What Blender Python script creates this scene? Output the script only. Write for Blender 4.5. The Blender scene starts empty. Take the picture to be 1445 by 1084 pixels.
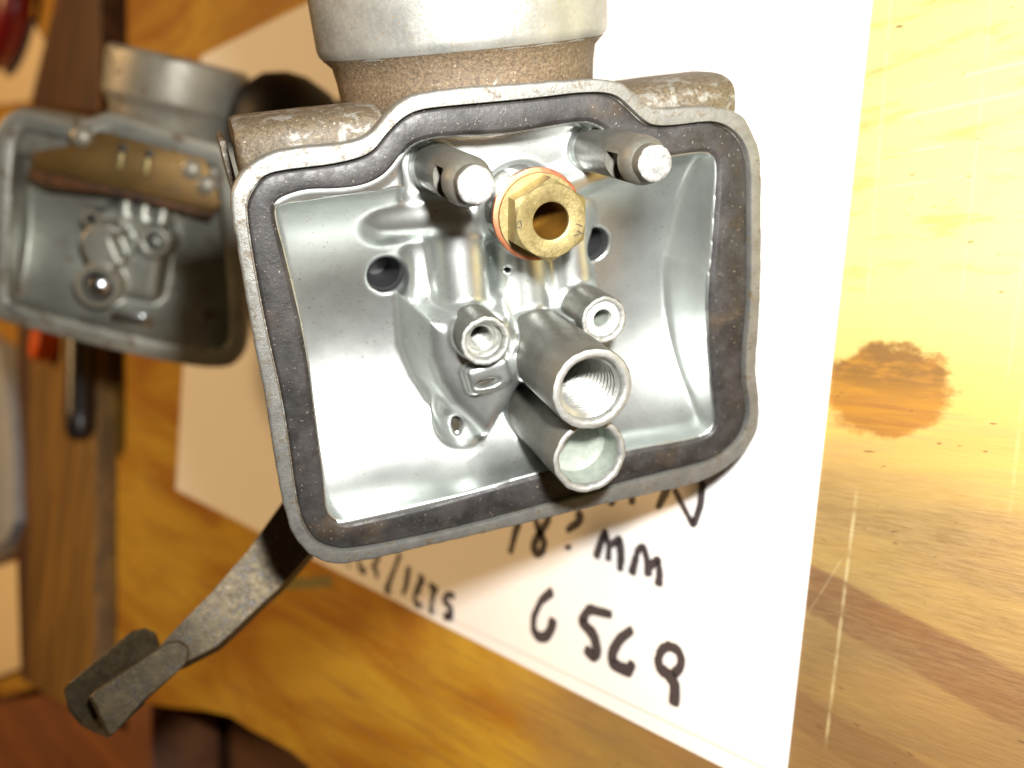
import bpy, bmesh, math, random
import numpy as np
from mathutils import Vector, Matrix
from mathutils.geometry import tessellate_polygon

MM = 0.001
R = math.radians
random.seed(7)
SC = bpy.context.scene
COL = SC.collection

# ------------------------------------------------------------------ camera, world, lamps, exposure
# world: bench top is z = 0, x runs along the paper's lines of writing, camera 90 mm above the bench
CAM_ROT = Matrix([[0.62819, -0.06952, 0.77495], [0.10999, 0.99393, 0.0], [-0.77025, 0.08524, 0.63202]])
cam_d = bpy.data.cameras.new('camera')
cam = bpy.data.objects.new('camera', cam_d)
COL.objects.link(cam)
cam.matrix_world = Matrix.Translation((0, 0, 90 * MM)) @ CAM_ROT.to_4x4()
cam_d.sensor_width = 36.0
cam_d.lens = 34.26
cam_d.clip_start = 0.005
cam_d.clip_end = 20.0
cam_d.dof.use_dof = True
cam_d.dof.focus_distance = 0.083
cam_d.dof.aperture_fstop = 25.0
SC.camera = cam

world = bpy.data.worlds.new('World')
SC.world = world
world.use_nodes = True
wb = world.node_tree.nodes['Background']
wb.inputs['Color'].default_value = (1.0, 0.66, 0.34, 1)
wb.inputs['Strength'].default_value = 0.045


def area_lamp(name, loc, target, sx, sy, watts, color):
    ld = bpy.data.lights.new(name, 'AREA')
    ld.shape = 'RECTANGLE'
    ld.size = sx; ld.size_y = sy
    ld.energy = watts
    ld.color = color
    lo = bpy.data.objects.new(name, ld)
    COL.objects.link(lo)
    lo.location = loc
    lo.rotation_euler = (Vector(target) - Vector(loc)).to_track_quat('-Z', 'Y').to_euler()
    return lo


def cam_pt(x, y, z):            # mm right, down and ahead of the lens -> world metres
    return cam.matrix_world @ Vector((x * MM, -y * MM, -z * MM))

# the camera's flash: a small window just above and to the right of the lens
area_lamp('camera_flash', cam_pt(11, -20, -2), cam_pt(16, -26, 90), 0.010, 0.006, 0.245, (1.0, 0.985, 0.95)).data.spread = R(140)
# the workshop's warm bulb, high over the far part of the bench
area_lamp('workshop_bulb', (-0.55, 0.25, 0.85), (-0.20, 0.0, 0.0), 0.22, 0.22, 6.8, (1.0, 0.62, 0.28))

SC.view_settings.view_transform = 'Standard'
SC.view_settings.look = 'None'
SC.view_settings.exposure = 0.0
SC.view_settings.gamma = 1.0


# ------------------------------------------------------------------ node helper
class NT:
    def __init__(self, name):
        self.m = bpy.data.materials.new(name)
        self.m.use_nodes = True
        self.t = self.m.node_tree
        self.b = self.t.nodes['Principled BSDF']
        tc = self.t.nodes.new('ShaderNodeTexCoord')
        mp = self.t.nodes.new('ShaderNodeMapping')
        mp.inputs['Scale'].default_value = (1000, 1000, 1000)
        self.t.links.new(tc.outputs['Object'], mp.inputs['Vector'])
        self.P = mp.outputs['Vector']          # object space in millimetres

    def n(self, kind, **kw):
        nd = self.t.nodes.new(kind)
        for k, v in kw.items():
            setattr(nd, k, v)
        return nd

    def put(self, sock, v):
        if isinstance(v, bpy.types.NodeSocket):
            self.t.links.new(v, sock)
        elif isinstance(v, (tuple, list)):
            sock.default_value = tuple(v) + ((1.0,) if len(v) == 3 and sock.type == 'RGBA' else ())
        else:
            sock.default_value = v

    def set(self, **kw):
        for k, v in kw.items():
            self.put(self.b.inputs[k.replace('_', ' ')], v)
        return self

    def scale(self, sx, sy, sz, rot=(0, 0, 0)):
        mp = self.n('ShaderNodeMapping')
        mp.inputs['Scale'].default_value = (sx, sy, sz)
        mp.inputs['Rotation'].default_value = rot
        self.put(mp.inputs['Vector'], self.P)
        return mp.outputs['Vector']

    def noise(self, s, detail=4, rough=0.6, vec=None, dist=0.0):
        nd = self.n('ShaderNodeTexNoise')
        nd.inputs['Scale'].default_value = s
        nd.inputs['Detail'].default_value = detail
        nd.inputs['Roughness'].default_value = rough
        nd.inputs['Distortion'].default_value = dist
        self.put(nd.inputs['Vector'], vec or self.P)
        return nd.outputs['Fac']

    def voro(self, s, vec=None):
        nd = self.n('ShaderNodeTexVoronoi')
        nd.inputs['Scale'].default_value = s
        self.put(nd.inputs['Vector'], vec or self.P)
        return nd.outputs['Distance']

    def math(self, op, a, b=0.0, clamp=False):
        nd = self.n('ShaderNodeMath', operation=op, use_clamp=clamp)
        self.put(nd.inputs[0], a)
        self.put(nd.inputs[1], b)
        return nd.outputs[0]

    def step(self, v, lo, hi, a=0.0, b=1.0):
        nd = self.n('ShaderNodeMapRange', interpolation_type='SMOOTHSTEP')
        self.put(nd.inputs['Value'], v)
        nd.inputs['From Min'].default_value = lo
        nd.inputs['From Max'].default_value = hi
        nd.inputs['To Min'].default_value = a
        nd.inputs['To Max'].default_value = b
        return nd.outputs['Result']

    def mix(self, f, a, b, mode='MIX'):
        nd = self.n('ShaderNodeMix', data_type='RGBA', blend_type=mode)
        self.put(nd.inputs['Factor'], f)
        self.put(nd.inputs['A'], a) if False else None
        ins = [i for i in nd.inputs if i.type == 'RGBA']
        self.put(ins[0], a); self.put(ins[1], b)
        return [o for o in nd.outputs if o.type == 'RGBA'][0]

    def xyz(self):
        nd = self.n('ShaderNodeSeparateXYZ')
        self.put(nd.inputs[0], self.P)
        return nd.outputs[0], nd.outputs[1], nd.outputs[2]

    def bump(self, h, strength, dist_mm):
        nd = self.n('ShaderNodeBump')
        nd.inputs['Strength'].default_value = strength
        nd.inputs['Distance'].default_value = dist_mm * MM
        self.put(nd.inputs['Height'], h)
        self.put(self.b.inputs['Normal'], nd.outputs['Normal'])
        return self


def metal(name, base, rough, met=0.8, bump=0.25, grime=None, grime_amt=0.45, patch=0.16, fine=9.0, coarse=0.45, specks=0.0, speck_col=(0.30, 0.22, 0.12), rvar=(2.2, 0.09, 0.12)):
    k = NT(name)
    big = k.noise(coarse, 5, 0.62)
    c = k.mix(k.step(big, 0.3, 0.72), tuple(b * (1 - patch) for b in base), tuple(min(1, b * (1 + patch)) for b in base))
    mt = met
    if grime:
        g = k.step(k.noise(coarse * 1.7, 8, 0.72, dist=0.6), grime_amt, grime_amt + 0.14)
        c = k.mix(g, c, k.mix(k.step(k.noise(3.2, 8, 0.8), 0.3, 0.7), tuple(x * 0.40 for x in grime), tuple(x * 1.75 for x in grime)))
        mt = k.math('MULTIPLY', k.math('SUBTRACT', 1.0, g), met)
    if specks:
        s = k.step(k.noise(3.6, 2, 0.5), 0.70 - specks, 0.76 - specks)
        c = k.mix(s, c, speck_col)
    k.set(Base_Color=c, Metallic=mt, Roughness=k.step(k.noise(rvar[0], 5, 0.7), 0.25, 0.8, rough - rvar[1], rough + rvar[2]))
    k.bump(k.noise(fine, 7, 0.72), bump, 0.12)
    return k.m


def plain(name, base, rough, var=0.18, s=1.0, bump=0.1, spec=0.5, fine=6.0):
    k = NT(name)
    k.set(Base_Color=k.mix(k.noise(s, 5, 0.6), tuple(b * (1 - var) for b in base), tuple(b * (1 + var) for b in base)), Roughness=rough)
    k.b.inputs['Specular IOR Level'].default_value = spec
    if bump:
        k.bump(k.noise(fine, 5, 0.6), bump, 0.2)
    return k.m


M = {}
M['zinc_inside'] = metal('cast_zinc_inside', (0.53, 0.555, 0.54), 0.37, met=0.93, bump=0.012, patch=0.08, coarse=0.22, fine=1.4, specks=0.03, speck_col=(0.30, 0.25, 0.16), rvar=(0.12, 0.04, 0.04))
M['zinc_rim'] = metal('machined_rim', (0.20, 0.198, 0.183), 0.45, met=0.6, bump=0.45, grime=(0.085, 0.068, 0.045), grime_amt=0.50, coarse=0.5, fine=3.0)
M['zinc_bell'] = metal('weathered_bell', (0.31, 0.31, 0.285), 0.46, met=0.6, bump=0.25, grime=(0.13, 0.11, 0.08), grime_amt=0.60, coarse=0.28, fine=3.5, specks=0.04)
M['zinc_dirty'] = metal('dirty_casting', (0.25, 0.245, 0.22), 0.55, met=0.4, bump=0.6, grime=(0.082, 0.062, 0.038), grime_amt=0.37, coarse=0.33, fine=3.0, specks=0.03, speck_col=(0.27, 0.23, 0.16))
M['neck_grime'] = metal('brown_grimed_neck', (0.28, 0.265, 0.23), 0.62, met=0.2, bump=0.8, grime=(0.095, 0.066, 0.038), grime_amt=0.27, coarse=0.30, fine=3.0, specks=0.03, speck_col=(0.27, 0.225, 0.15))
M['zinc_tube'] = metal('dull_zinc_tube', (0.115, 0.111, 0.094), 0.50, met=0.55, bump=0.3, grime=(0.12, 0.095, 0.06), grime_amt=0.60, coarse=0.35, fine=4.0)
M['zinc_edge'] = metal('cut_zinc_edge', (0.33, 0.33, 0.31), 0.48, met=0.6, bump=0.7, coarse=1.2, fine=4.0)
M['zinc_thread'] = metal('bright_thread', (0.42, 0.42, 0.39), 0.36, met=0.8, bump=0.15, coarse=0.8)
M['zinc_floor'] = metal('green_grey_floor', (0.30, 0.33, 0.29), 0.55, met=0.35, bump=0.35, coarse=0.8, fine=4.0)
M['snapped'] = metal('rough_snapped_end', (0.26, 0.26, 0.255), 0.42, met=0.3, bump=1.0, coarse=1.6, fine=2.0, patch=0.4)
M['brass'] = metal('worn_brass', (0.29, 0.235, 0.105), 0.42, met=0.75, bump=0.35, grime=(0.20, 0.14, 0.06), grime_amt=0.62, coarse=0.7, fine=4.0)
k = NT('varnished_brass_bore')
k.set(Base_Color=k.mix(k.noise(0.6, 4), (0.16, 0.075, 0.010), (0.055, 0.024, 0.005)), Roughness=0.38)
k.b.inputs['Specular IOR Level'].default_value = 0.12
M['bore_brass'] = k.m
M['copper'] = metal('copper', (0.40, 0.15, 0.075), 0.40, met=0.8, bump=0.3, coarse=1.0)
M['steel_lever'] = metal('dull_plated_steel', (0.062, 0.046, 0.023), 0.46, met=0.6, bump=0.3, grime=(0.020, 0.014, 0.008), grime_amt=0.50, coarse=0.8, fine=2.0, patch=0.35, specks=0.04, speck_col=(0.12, 0.11, 0.08))
M['bright_ring'] = plain('pale_aluminium_ring', (0.55, 0.55, 0.53), 0.45, bump=0.1)
M['dark_slot'] = plain('shade_fill_and_marks', (0.035, 0.028, 0.018), 0.5)  # near-black, paints shade into slits and holes; also colours the scribe marks
M['old_zinc'] = metal('stained_old_zinc', (0.30, 0.285, 0.235), 0.44, met=0.45, bump=0.3, grime=(0.10, 0.058, 0.022), grime_amt=0.52, coarse=0.10, fine=2.0)
M['old_inside'] = metal('stained_old_inside', (0.34, 0.345, 0.30), 0.38, met=0.6, bump=0.3, grime=(0.10, 0.055, 0.02), grime_amt=0.54, coarse=0.13, fine=2.0)
M['old_brass'] = metal('tarnished_brass', (0.15, 0.088, 0.024), 0.48, met=0.6, bump=0.2, grime=(0.09, 0.05, 0.02), grime_amt=0.55, coarse=0.2)
M['steel_ball'] = metal('bright_steel', (0.62, 0.65, 0.68), 0.22, met=1.0, bump=0.05)

k = NT('black_rubber_gasket')
dust = k.step(k.noise(4.2, 3, 0.55), 0.66, 0.72)
sm = k.step(k.noise(0.35, 5, 0.6), 0.35, 0.7)
base = k.mix(sm, (0.013, 0.0115, 0.011), (0.034, 0.031, 0.030))
rub = k.step(k.noise(0.16, 4, 0.6), 0.55, 0.72)
base = k.mix(k.math('MULTIPLY', rub, 0.75), base, (0.050, 0.034, 0.020))
k.set(Base_Color=k.mix(k.math('MULTIPLY', dust, 0.8), base, (0.24, 0.20, 0.15)), Roughness=k.step(k.noise(1.2, 4), 0.3, 0.7, 0.42, 0.62))
k.bump(k.noise(2.6, 6, 0.7), 0.35, 0.12)
M['gasket'] = k.m

k = NT('white_paper')
k.set(Base_Color=k.mix(k.noise(0.08, 4), (0.80, 0.785, 0.765), (0.835, 0.825, 0.81)), Roughness=0.75)
k.bump(k.noise(1.4, 4), 0.08, 0.1)
M['paper'] = k.m
k = NT('black_marker_ink')
k.set(Base_Color=k.mix(k.noise(1.1, 3), (0.022, 0.016, 0.020), (0.075, 0.06, 0.062)), Roughness=0.55)
M['ink'] = k.m

# bench plywood: grain along x, wide dark bands, amber oil stain and knife scratches
k = NT('bench_plywood')
X, Y, Z = k.xyz()
wob = k.noise(0.02, 3, 0.5)
gv = k.scale(0.05, 1.0, 1.0)
fib = k.noise(0.9, 8, 0.72, vec=gv, dist=0.5)
fine_f = k.noise(3.4, 6, 0.75, vec=k.scale(0.09, 1.0, 1.0))
bands = k.noise(0.055, 5, 0.55, vec=k.scale(0.22, 1.0, 1.0), dist=1.2)
c = k.mix(k.step(bands, 0.36, 0.66), (0.36, 0.150, 0.008), (0.54, 0.325, 0.030))
c = k.mix(k.step(fib, 0.46, 0.70), c, k.mix(0.72, c, (0.25, 0.115, 0.025)))
c = k.mix(k.math('MULTIPLY', k.step(fine_f, 0.56, 0.72), 0.4), c, (0.22, 0.11, 0.03))


def dist_line(y0, slope, half, soft, wobble):
    v = k.math('ADD', k.math('SUBTRACT', Y, y0), k.math('MULTIPLY', X, -slope))
    v = k.math('ADD', v, k.math('MULTIPLY', k.math('SUBTRACT', k.noise(0.10, 4, 0.55), 0.5), wobble))
    return k.step(k.math('ABSOLUTE', v), half, half + soft, 1.0, 0.0)

def band_line(*a):
    return dist_line(*a)

near = k.step(k.math('ADD', X, k.math('MULTIPLY', k.math('SUBTRACT', k.noise(0.06, 5, 0.6, vec=k.scale(0.5, 1, 1)), 0.5), 50)), -108, -62)
c = k.mix(k.math('MULTIPLY', near, 0.58), c, (0.47, 0.315, 0.115))
red1 = k.math('MULTIPLY', band_line(-30.3, -0.215, 2.1, 0.7, 1.6), near)
c = k.mix(k.math('MULTIPLY', red1, k.step(fib, 0.25, 0.6, 0.72, 1.0)), c, (0.17, 0.046, 0.012))
red2 = k.math('MULTIPLY', band_line(-40.6, -0.175, 1.6, 0.5, 2.0), near)
c = k.mix(k.math('MULTIPLY', red2, k.step(fib, 0.25, 0.6, 0.72, 1.0)), c, (0.15, 0.040, 0.010))
# paler by the paper's upper half; weathered grey below, with light falloff painted in
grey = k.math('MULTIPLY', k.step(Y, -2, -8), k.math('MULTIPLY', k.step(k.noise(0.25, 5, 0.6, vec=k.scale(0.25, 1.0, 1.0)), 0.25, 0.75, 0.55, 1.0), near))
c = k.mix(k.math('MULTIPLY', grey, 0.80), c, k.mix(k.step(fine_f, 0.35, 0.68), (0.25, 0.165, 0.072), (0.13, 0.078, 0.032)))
low_brown = k.math('MULTIPLY', near, k.math('MULTIPLY', k.step(Y, -14, -34), k.step(fib, 0.2, 0.7, 0.5, 0.85)))  # deepens the same weathered, falloff-darkened tone further down
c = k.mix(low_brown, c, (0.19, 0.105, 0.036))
pale_top = k.math('MULTIPLY', k.step(Y, 0, 16), near)
c = k.mix(k.math('MULTIPLY', pale_top, 0.65), c, (0.57, 0.565, 0.21))
org = k.math('MULTIPLY', k.math('MULTIPLY', near, k.step(Y, 6, 20)), k.step(k.noise(0.42, 6, 0.68, vec=k.scale(0.22, 1, 1), dist=0.4), 0.50, 0.66))
c = k.mix(k.math('MULTIPLY', org, 0.75), c, (0.40, 0.255, 0.075))
# oil stain
sx_ = k.math('DIVIDE', k.math('ADD', X, 52.0), 7.9)
sy_ = k.math('DIVIDE', k.math('SUBTRACT', Y, 3.5), 5.6)
rr = k.math('SQRT', k.math('ADD', k.math('MULTIPLY', sx_, sx_), k.math('MULTIPLY', sy_, sy_)))
rr = k.math('ADD', rr, k.math('MULTIPLY', k.math('SUBTRACT', k.noise(0.35, 5, 0.65, vec=k.scale(0.7, 1, 1)), 0.5), 0.85))
amb = k.step(rr, 0.74, 0.96, 1.0, 0.0)
c = k.mix(k.math('MULTIPLY', amb, 0.92), c, k.mix(k.step(fib, 0.4, 0.7), (0.34, 0.145, 0.014), (0.24, 0.09, 0.010)))
dk = k.math('MULTIPLY', amb, k.math('MULTIPLY', k.step(Y, 1.8, 5.5), k.step(k.noise(0.55, 6, 0.7, vec=k.scale(0.3, 1, 1)), 0.34, 0.56)))
c = k.mix(k.math('MULTIPLY', dk, 0.7), c, (0.12, 0.06, 0.016))
# knife scratches across the grain
def scratch(x0, slope, w, y0, y1, amt):
    v = k.math('ABSOLUTE', k.math('SUBTRACT', k.math('SUBTRACT', X, x0), k.math('MULTIPLY', Y, slope)))
    s = k.math('MULTIPLY', k.step(v, w * 0.5, w, 1.0, 0.0), k.math('MULTIPLY', k.step(Y, y0, y0 + 3), k.step(Y, y1 - 3, y1, 1.0, 0.0)))
    return k.math('MULTIPLY', k.math('MULTIPLY', s, k.step(k.noise(0.5, 3), 0.3, 0.6)), amt)
scr = scratch(-53.6, 0.012, 0.26, -34, -6, 0.85)
for a in ((-54.4, -0.035, 0.24, 12, 60, 0.7), (-45.0, -0.01, 0.2, 10, 60, 0.5), (-40.2, 0.02, 0.2, 4, 60, 0.45), (-47.5, 0.5, 0.16, -22, -12, 0.5), (-38.6, 0.0, 0.25, -8, 6, 0.35)):
    scr = k.math('MAXIMUM', scr, scratch(*a))
# long pale plane marks along the grain at the top right
for y0, sl, w in ((27.5, 0.06, 0.22), (31.2, 0.05, 0.3), (34.0, 0.055, 0.25), (24.2, 0.05, 0.18)):
    v = k.math('ABSOLUTE', k.math('SUBTRACT', k.math('SUBTRACT', Y, y0), k.math('MULTIPLY', k.math('ADD', X, 50), sl)))
    s = k.math('MULTIPLY', k.step(v, w * 0.5, w, 1.0, 0.0), k.math('MULTIPLY', k.step(X, -56, -52), k.step(k.noise(0.3, 3, vec=k.scale(0.4, 1, 1)), 0.38, 0.55)))
    scr = k.math('MAXIMUM', scr, k.math('MULTIPLY', s, 0.8))
c = k.mix(k.math('MULTIPLY', scr, 0.42), c, (0.66, 0.56, 0.30))
flk = k.step(k.noise(1.3, 2, 0.5, vec=k.scale(0.4, 1, 1)), 0.70, 0.74)
c = k.mix(k.math('MULTIPLY', flk, 0.7), c, (0.10, 0.045, 0.015))
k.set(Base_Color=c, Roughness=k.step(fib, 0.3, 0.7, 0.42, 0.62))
k.bump(k.math('ADD', fib, k.math('MULTIPLY', fine_f, 0.6)), 0.35, 0.25)
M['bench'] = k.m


def wood(name, dark, light, stretch=(1.0, 0.08, 1.0), s=0.25):
    k = NT(name)
    g = k.noise(s, 7, 0.65, vec=k.scale(*stretch), dist=0.6)
    k.set(Base_Color=k.mix(k.step(g, 0.32, 0.68), dark, light), Roughness=0.6)
    k.bump(g, 0.3, 0.3)
    return k.m

M['batten'] = wood('old_batten_wood', (0.11, 0.055, 0.008), (0.27, 0.145, 0.025))
M['dark_wood'] = wood('dark_stained_wood', (0.030, 0.012, 0.004), (0.12, 0.045, 0.010))
M['red_wood'] = wood('red_brown_wood', (0.12, 0.035, 0.007), (0.22, 0.075, 0.014), stretch=(0.12, 1.0, 1.0), s=0.12)
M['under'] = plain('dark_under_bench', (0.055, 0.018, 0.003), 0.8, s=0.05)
M['rubber'] = plain('black_rubber', (0.008, 0.006, 0.005), 0.5, s=0.3, bump=0.15, spec=0.2)
M['pen'] = plain('black_plastic', (0.012, 0.011, 0.013), 0.35, bump=0)
M['red_plastic'] = plain('dark_red_plastic', (0.20, 0.008, 0.012), 0.35, s=0.1, bump=0)
M['orange_plastic'] = plain('orange_plastic', (0.75, 0.12, 0.01), 0.4, bump=0)
M['grey_sleeve'] = plain('pale_grey_sleeve', (0.36, 0.39, 0.45), 0.4, var=0.25, s=0.12, bump=0.2, fine=0.4)
M['card'] = plain('cream_card', (0.72, 0.58, 0.36), 0.7, var=0.06, s=0.05, bump=0)
M['green_ink'] = plain('faded_green_ink', (0.17, 0.17, 0.06), 0.7, var=0.35, s=0.8, bump=0)
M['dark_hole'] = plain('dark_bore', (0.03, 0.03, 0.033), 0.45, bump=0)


# ------------------------------------------------------------------ object helpers (all shapes in millimetres)
def link(o, parent=None, loc=None):
    COL.objects.link(o)
    if parent is not None:
        o.parent = parent
    if loc is not None:
        o.location = [v * MM for v in loc]
    return o


def thing(name, label, cat, mat4=None, group=None):
    o = bpy.data.objects.new(name, None)
    o.empty_display_size = 0.005
    COL.objects.link(o)
    if mat4 is not None:
        o.matrix_world = mat4
    o['label'] = label; o['category'] = cat
    if group: o['group'] = group
    return o


def tag(o, label, cat, group=None):
    o['label'] = label; o['category'] = cat
    if group: o['group'] = group
    return o


def from_data(name, verts, faces, mat, parent=None, angle=38, label=None):
    me = bpy.data.meshes.new(name)
    me.from_pydata([tuple(float(c) * MM for c in v) for v in verts], [], [tuple(int(i) for i in f) for f in faces])
    bm = bmesh.new(); bm.from_mesh(me)
    bmesh.ops.recalc_face_normals(bm, faces=bm.faces)
    bm.to_mesh(me); bm.free()
    return finish(name, me, mat, parent, angle, label)


def finish(name, me, mat, parent=None, angle=38, label=None):
    me.update()
    for p in me.polygons:
        p.use_smooth = True
    try:
        me.set_sharp_from_angle(angle=R(angle))
    except Exception:
        pass
    me.materials.append(M[mat])
    o = bpy.data.objects.new(name, me)
    if label: o['label'] = label
    return link(o, parent)


def frame(center, axis=(0, 0, 1), xref=None):
    z = Vector(axis).normalized()
    x = Vector(xref) if xref else (Vector((1, 0, 0)) if abs(z.x) < 0.9 else Vector((0, 1, 0)))
    x = (x - z * x.dot(z)).normalized()
    y = z.cross(x)
    return Matrix(((x.x, y.x, z.x, center[0]), (x.y, y.y, z.y, center[1]), (x.z, y.z, z.z, center[2]), (0, 0, 0, 1)))


def lathe(name, prof, mat, parent=None, center=(0, 0, 0), axis=(0, 0, 1), segs=64, angle=38, label=None, wob=0.0, seed=1, closed=False):
    """profile of (radius, height) turned round an axis; radius 0 at an end closes it; wob roughens the radius a little"""
    F = frame(center, axis)
    rng = np.random.default_rng(seed)
    ph = rng.uniform(0, 6.28, 6)
    vs, rows = [], []
    for r, z in prof:
        if r < 1e-6:
            rows.append([len(vs)]); vs.append(F @ Vector((0, 0, z)))
        else:
            row = []
            for i in range(segs):
                a = 2 * math.pi * i / segs
                rr = r
                if wob:
                    rr += wob * sum(math.sin((q + 2) * a * (1 + q % 3) + ph[q]) for q in range(6)) / 3.0
                row.append(len(vs)); vs.append(F @ Vector((rr * math.cos(a), rr * math.sin(a), z)))
            rows.append(row)
    fs = []
    pairs = list(zip(rows[:-1], rows[1:]))
    if closed: pairs.append((rows[-1], rows[0]))
    for a, b in pairs:
        for i in range(segs):
            j = (i + 1) % segs
            if len(a) == 1 and len(b) == 1: break
            if len(a) == 1: fs.append((a[0], b[i], b[j]))
            elif len(b) == 1: fs.append((a[i], a[j], b[0]))
            else: fs.append((a[i], a[j], b[j], b[i]))
    return from_data(name, vs, fs, mat, parent, angle, label)


def smooth_loop(pts, step=0.4, it=2):
    p = np.array(pts, float)
    for _ in range(it):
        q = np.roll(p, -1, 0)
        p = np.stack([p * .75 + q * .25, p * .25 + q * .75], 1).reshape(-1, 2)
    d = np.linalg.norm(np.roll(p, -1, 0) - p, axis=1)
    s = np.concatenate([[0], np.cumsum(d)])
    n = max(12, int(s[-1] / step))
    t = np.linspace(0, s[-1], n, endpoint=False)
    pc = np.vstack([p, p[:1]])
    return np.stack([np.interp(t, s, pc[:, 0]), np.interp(t, s, pc[:, 1])], 1)


def area2(p):
    q = np.roll(p, -1, 0)
    return 0.5 * np.sum(p[:, 0] * q[:, 1] - q[:, 0] * p[:, 1])


def ccw(p):
    return p if area2(p) > 0 else p[::-1].copy()


def offset_loop(p, d):
    """move a counter-clockwise loop outward by d"""
    t = np.roll(p, -2, 0) - np.roll(p, 2, 0)
    t /= np.linalg.norm(t, axis=1)[:, None] + 1e-9
    return p + d * np.stack([t[:, 1], -t[:, 0]], 1)


def loops_solid(name, loops, mat, parent=None, angle=38, cap=True, label=None):
    """loops: list of (xy loop, z) with equal counts, joined by quads, ends capped"""
    vs, fs = [], []
    n = len(loops[0][0])
    for lp, z in loops:
        for x, y in lp: vs.append((x, y, z))
    for a in range(len(loops) - 1):
        for i in range(n):
            j = (i + 1) % n
            fs.append((a * n + i, a * n + j, (a + 1) * n + j, (a + 1) * n + i))
    if cap:
        fs.append(tuple(range(n))[::-1]); fs.append(tuple(range((len(loops) - 1) * n, len(loops) * n)))
    return from_data(name, vs, fs, mat, parent, angle, label)


def ring_band(name, outer, inner, outer_z, inner_z, mat, parent=None, ztop=0.0, angle=30, label=None):
    """flat-topped band between two loops: outer = list of (offset, z) going down the outside, inner likewise on the inside"""
    vs, fs = [], []
    o0 = offset_loop(outer, outer_z[0][0]); i0 = offset_loop(inner, inner_z[0][0])
    no, ni = len(outer), len(inner)
    base_o = 0
    for x, y in o0: vs.append((x, y, outer_z[0][1]))
    base_i = len(vs)
    for x, y in i0: vs.append((x, y, inner_z[0][1]))
    j0 = int(np.argmin(np.sum((i0 - o0[0]) ** 2, axis=1)))
    a = b = 0                                   # zip the two loops together, always along the shorter diagonal
    while a < no or b < ni:
        pa, pb = o0[a % no], i0[(j0 + b) % ni]
        da = np.sum((o0[(a + 1) % no] - pb) ** 2) if a < no else 1e9
        db = np.sum((i0[(j0 + b + 1) % ni] - pa) ** 2) if b < ni else 1e9
        if da <= db:
            fs.append((base_o + a % no, base_o + (a + 1) % no, base_i + (j0 + b) % ni)); a += 1
        else:
            fs.append((base_o + a % no, base_i + (j0 + b + 1) % ni, base_i + (j0 + b) % ni)); b += 1
    def skirt(loop, prof, base):
        prev = base; n = len(loop)
        for off, z in prof[1:]:
            b = len(vs)
            for x, y in offset_loop(loop, off): vs.append((x, y, z))
            for q in range(n):
                r = (q + 1) % n
                fs.append((prev + q, prev + r, b + r, b + q))
            prev = b
    skirt(outer, outer_z, base_o); skirt(inner, inner_z, base_i)
    return from_data(name, vs, fs, mat, parent, angle, label)


def rounded_box(name, size, mat, parent=None, center=(0, 0, 0), rot=None, bev=0.4, segs=2, label=None):
    bm = bmesh.new()
    bmesh.ops.create_cube(bm, size=1.0)
    bmesh.ops.scale(bm, vec=Vector(size), verts=bm.verts)
    bmesh.ops.bevel(bm, geom=list(bm.edges), offset=bev, segments=segs, affect='EDGES', profile=0.6)
    m = (rot.to_4x4() if rot else Matrix.Identity(4))
    bmesh.ops.transform(bm, matrix=Matrix.Translation(Vector(center)) @ m, verts=bm.verts)
    vs = [v.co.copy() for v in bm.verts]; bm.verts.index_update()
    fs = [[v.index for v in f.verts] for f in bm.faces]
    bm.free()
    return from_data(name, vs, fs, mat, parent, 40, label)


def prism(name, poly, z0, z1, mat, parent=None, bev=0.3, label=None, angle=40):
    p = ccw(np.array(poly, float))
    def ins(d):
        t1 = np.roll(p, -1, 0) - p; t0 = p - np.roll(p, 1, 0)
        t1 /= np.linalg.norm(t1, axis=1)[:, None]; t0 /= np.linalg.norm(t0, axis=1)[:, None]
        n = np.stack([t1[:, 1] + t0[:, 1], -(t1[:, 0] + t0[:, 0])], 1)
        n /= np.maximum(np.sum(n * np.stack([t1[:, 1], -t1[:, 0]], 1), axis=1), 0.3)[:, None]
        return p - n * d
    return loops_solid(name, [(p, z0), (p, z1 - bev), (ins(bev * 0.3), z1 - bev * 0.3), (ins(bev), z1)], mat, parent, angle, True, label)


def tube_path(name, pts, rad, mat, parent=None, segs=14, angle=50, label=None, closed=False):
    pts = [Vector(p) for p in pts]
    vs, fs, n = [], [], len(pts)
    up = Vector((0, 0, 1))
    for i, p in enumerate(pts):
        a = pts[(i - 1) % n] if (closed or i > 0) else p
        b = pts[(i + 1) % n] if (closed or i < n - 1) else p
        t = (b - a).normalized()
        s = t.cross(up)
        if s.length < 1e-3: s = t.cross(Vector((0, 1, 0)))
        s.normalize(); u = s.cross(t)
        r = rad[i] if isinstance(rad, (list, tuple)) else rad
        for q in range(segs):
            an = 2 * math.pi * q / segs
            vs.append(p + s * (r * math.cos(an)) + u * (r * math.sin(an)))
    for i in range(n if closed else n - 1):
        i2 = (i + 1) % n
        for q in range(segs):
            q2 = (q + 1) % segs
            fs.append((i * segs + q, i * segs + q2, i2 * segs + q2, i2 * segs + q))
    if not closed:
        fs.append(tuple(range(segs))[::-1]); fs.append(tuple(range((n - 1) * segs, n * segs)))
    return from_data(name, vs, fs, mat, parent, angle, label)


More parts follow.
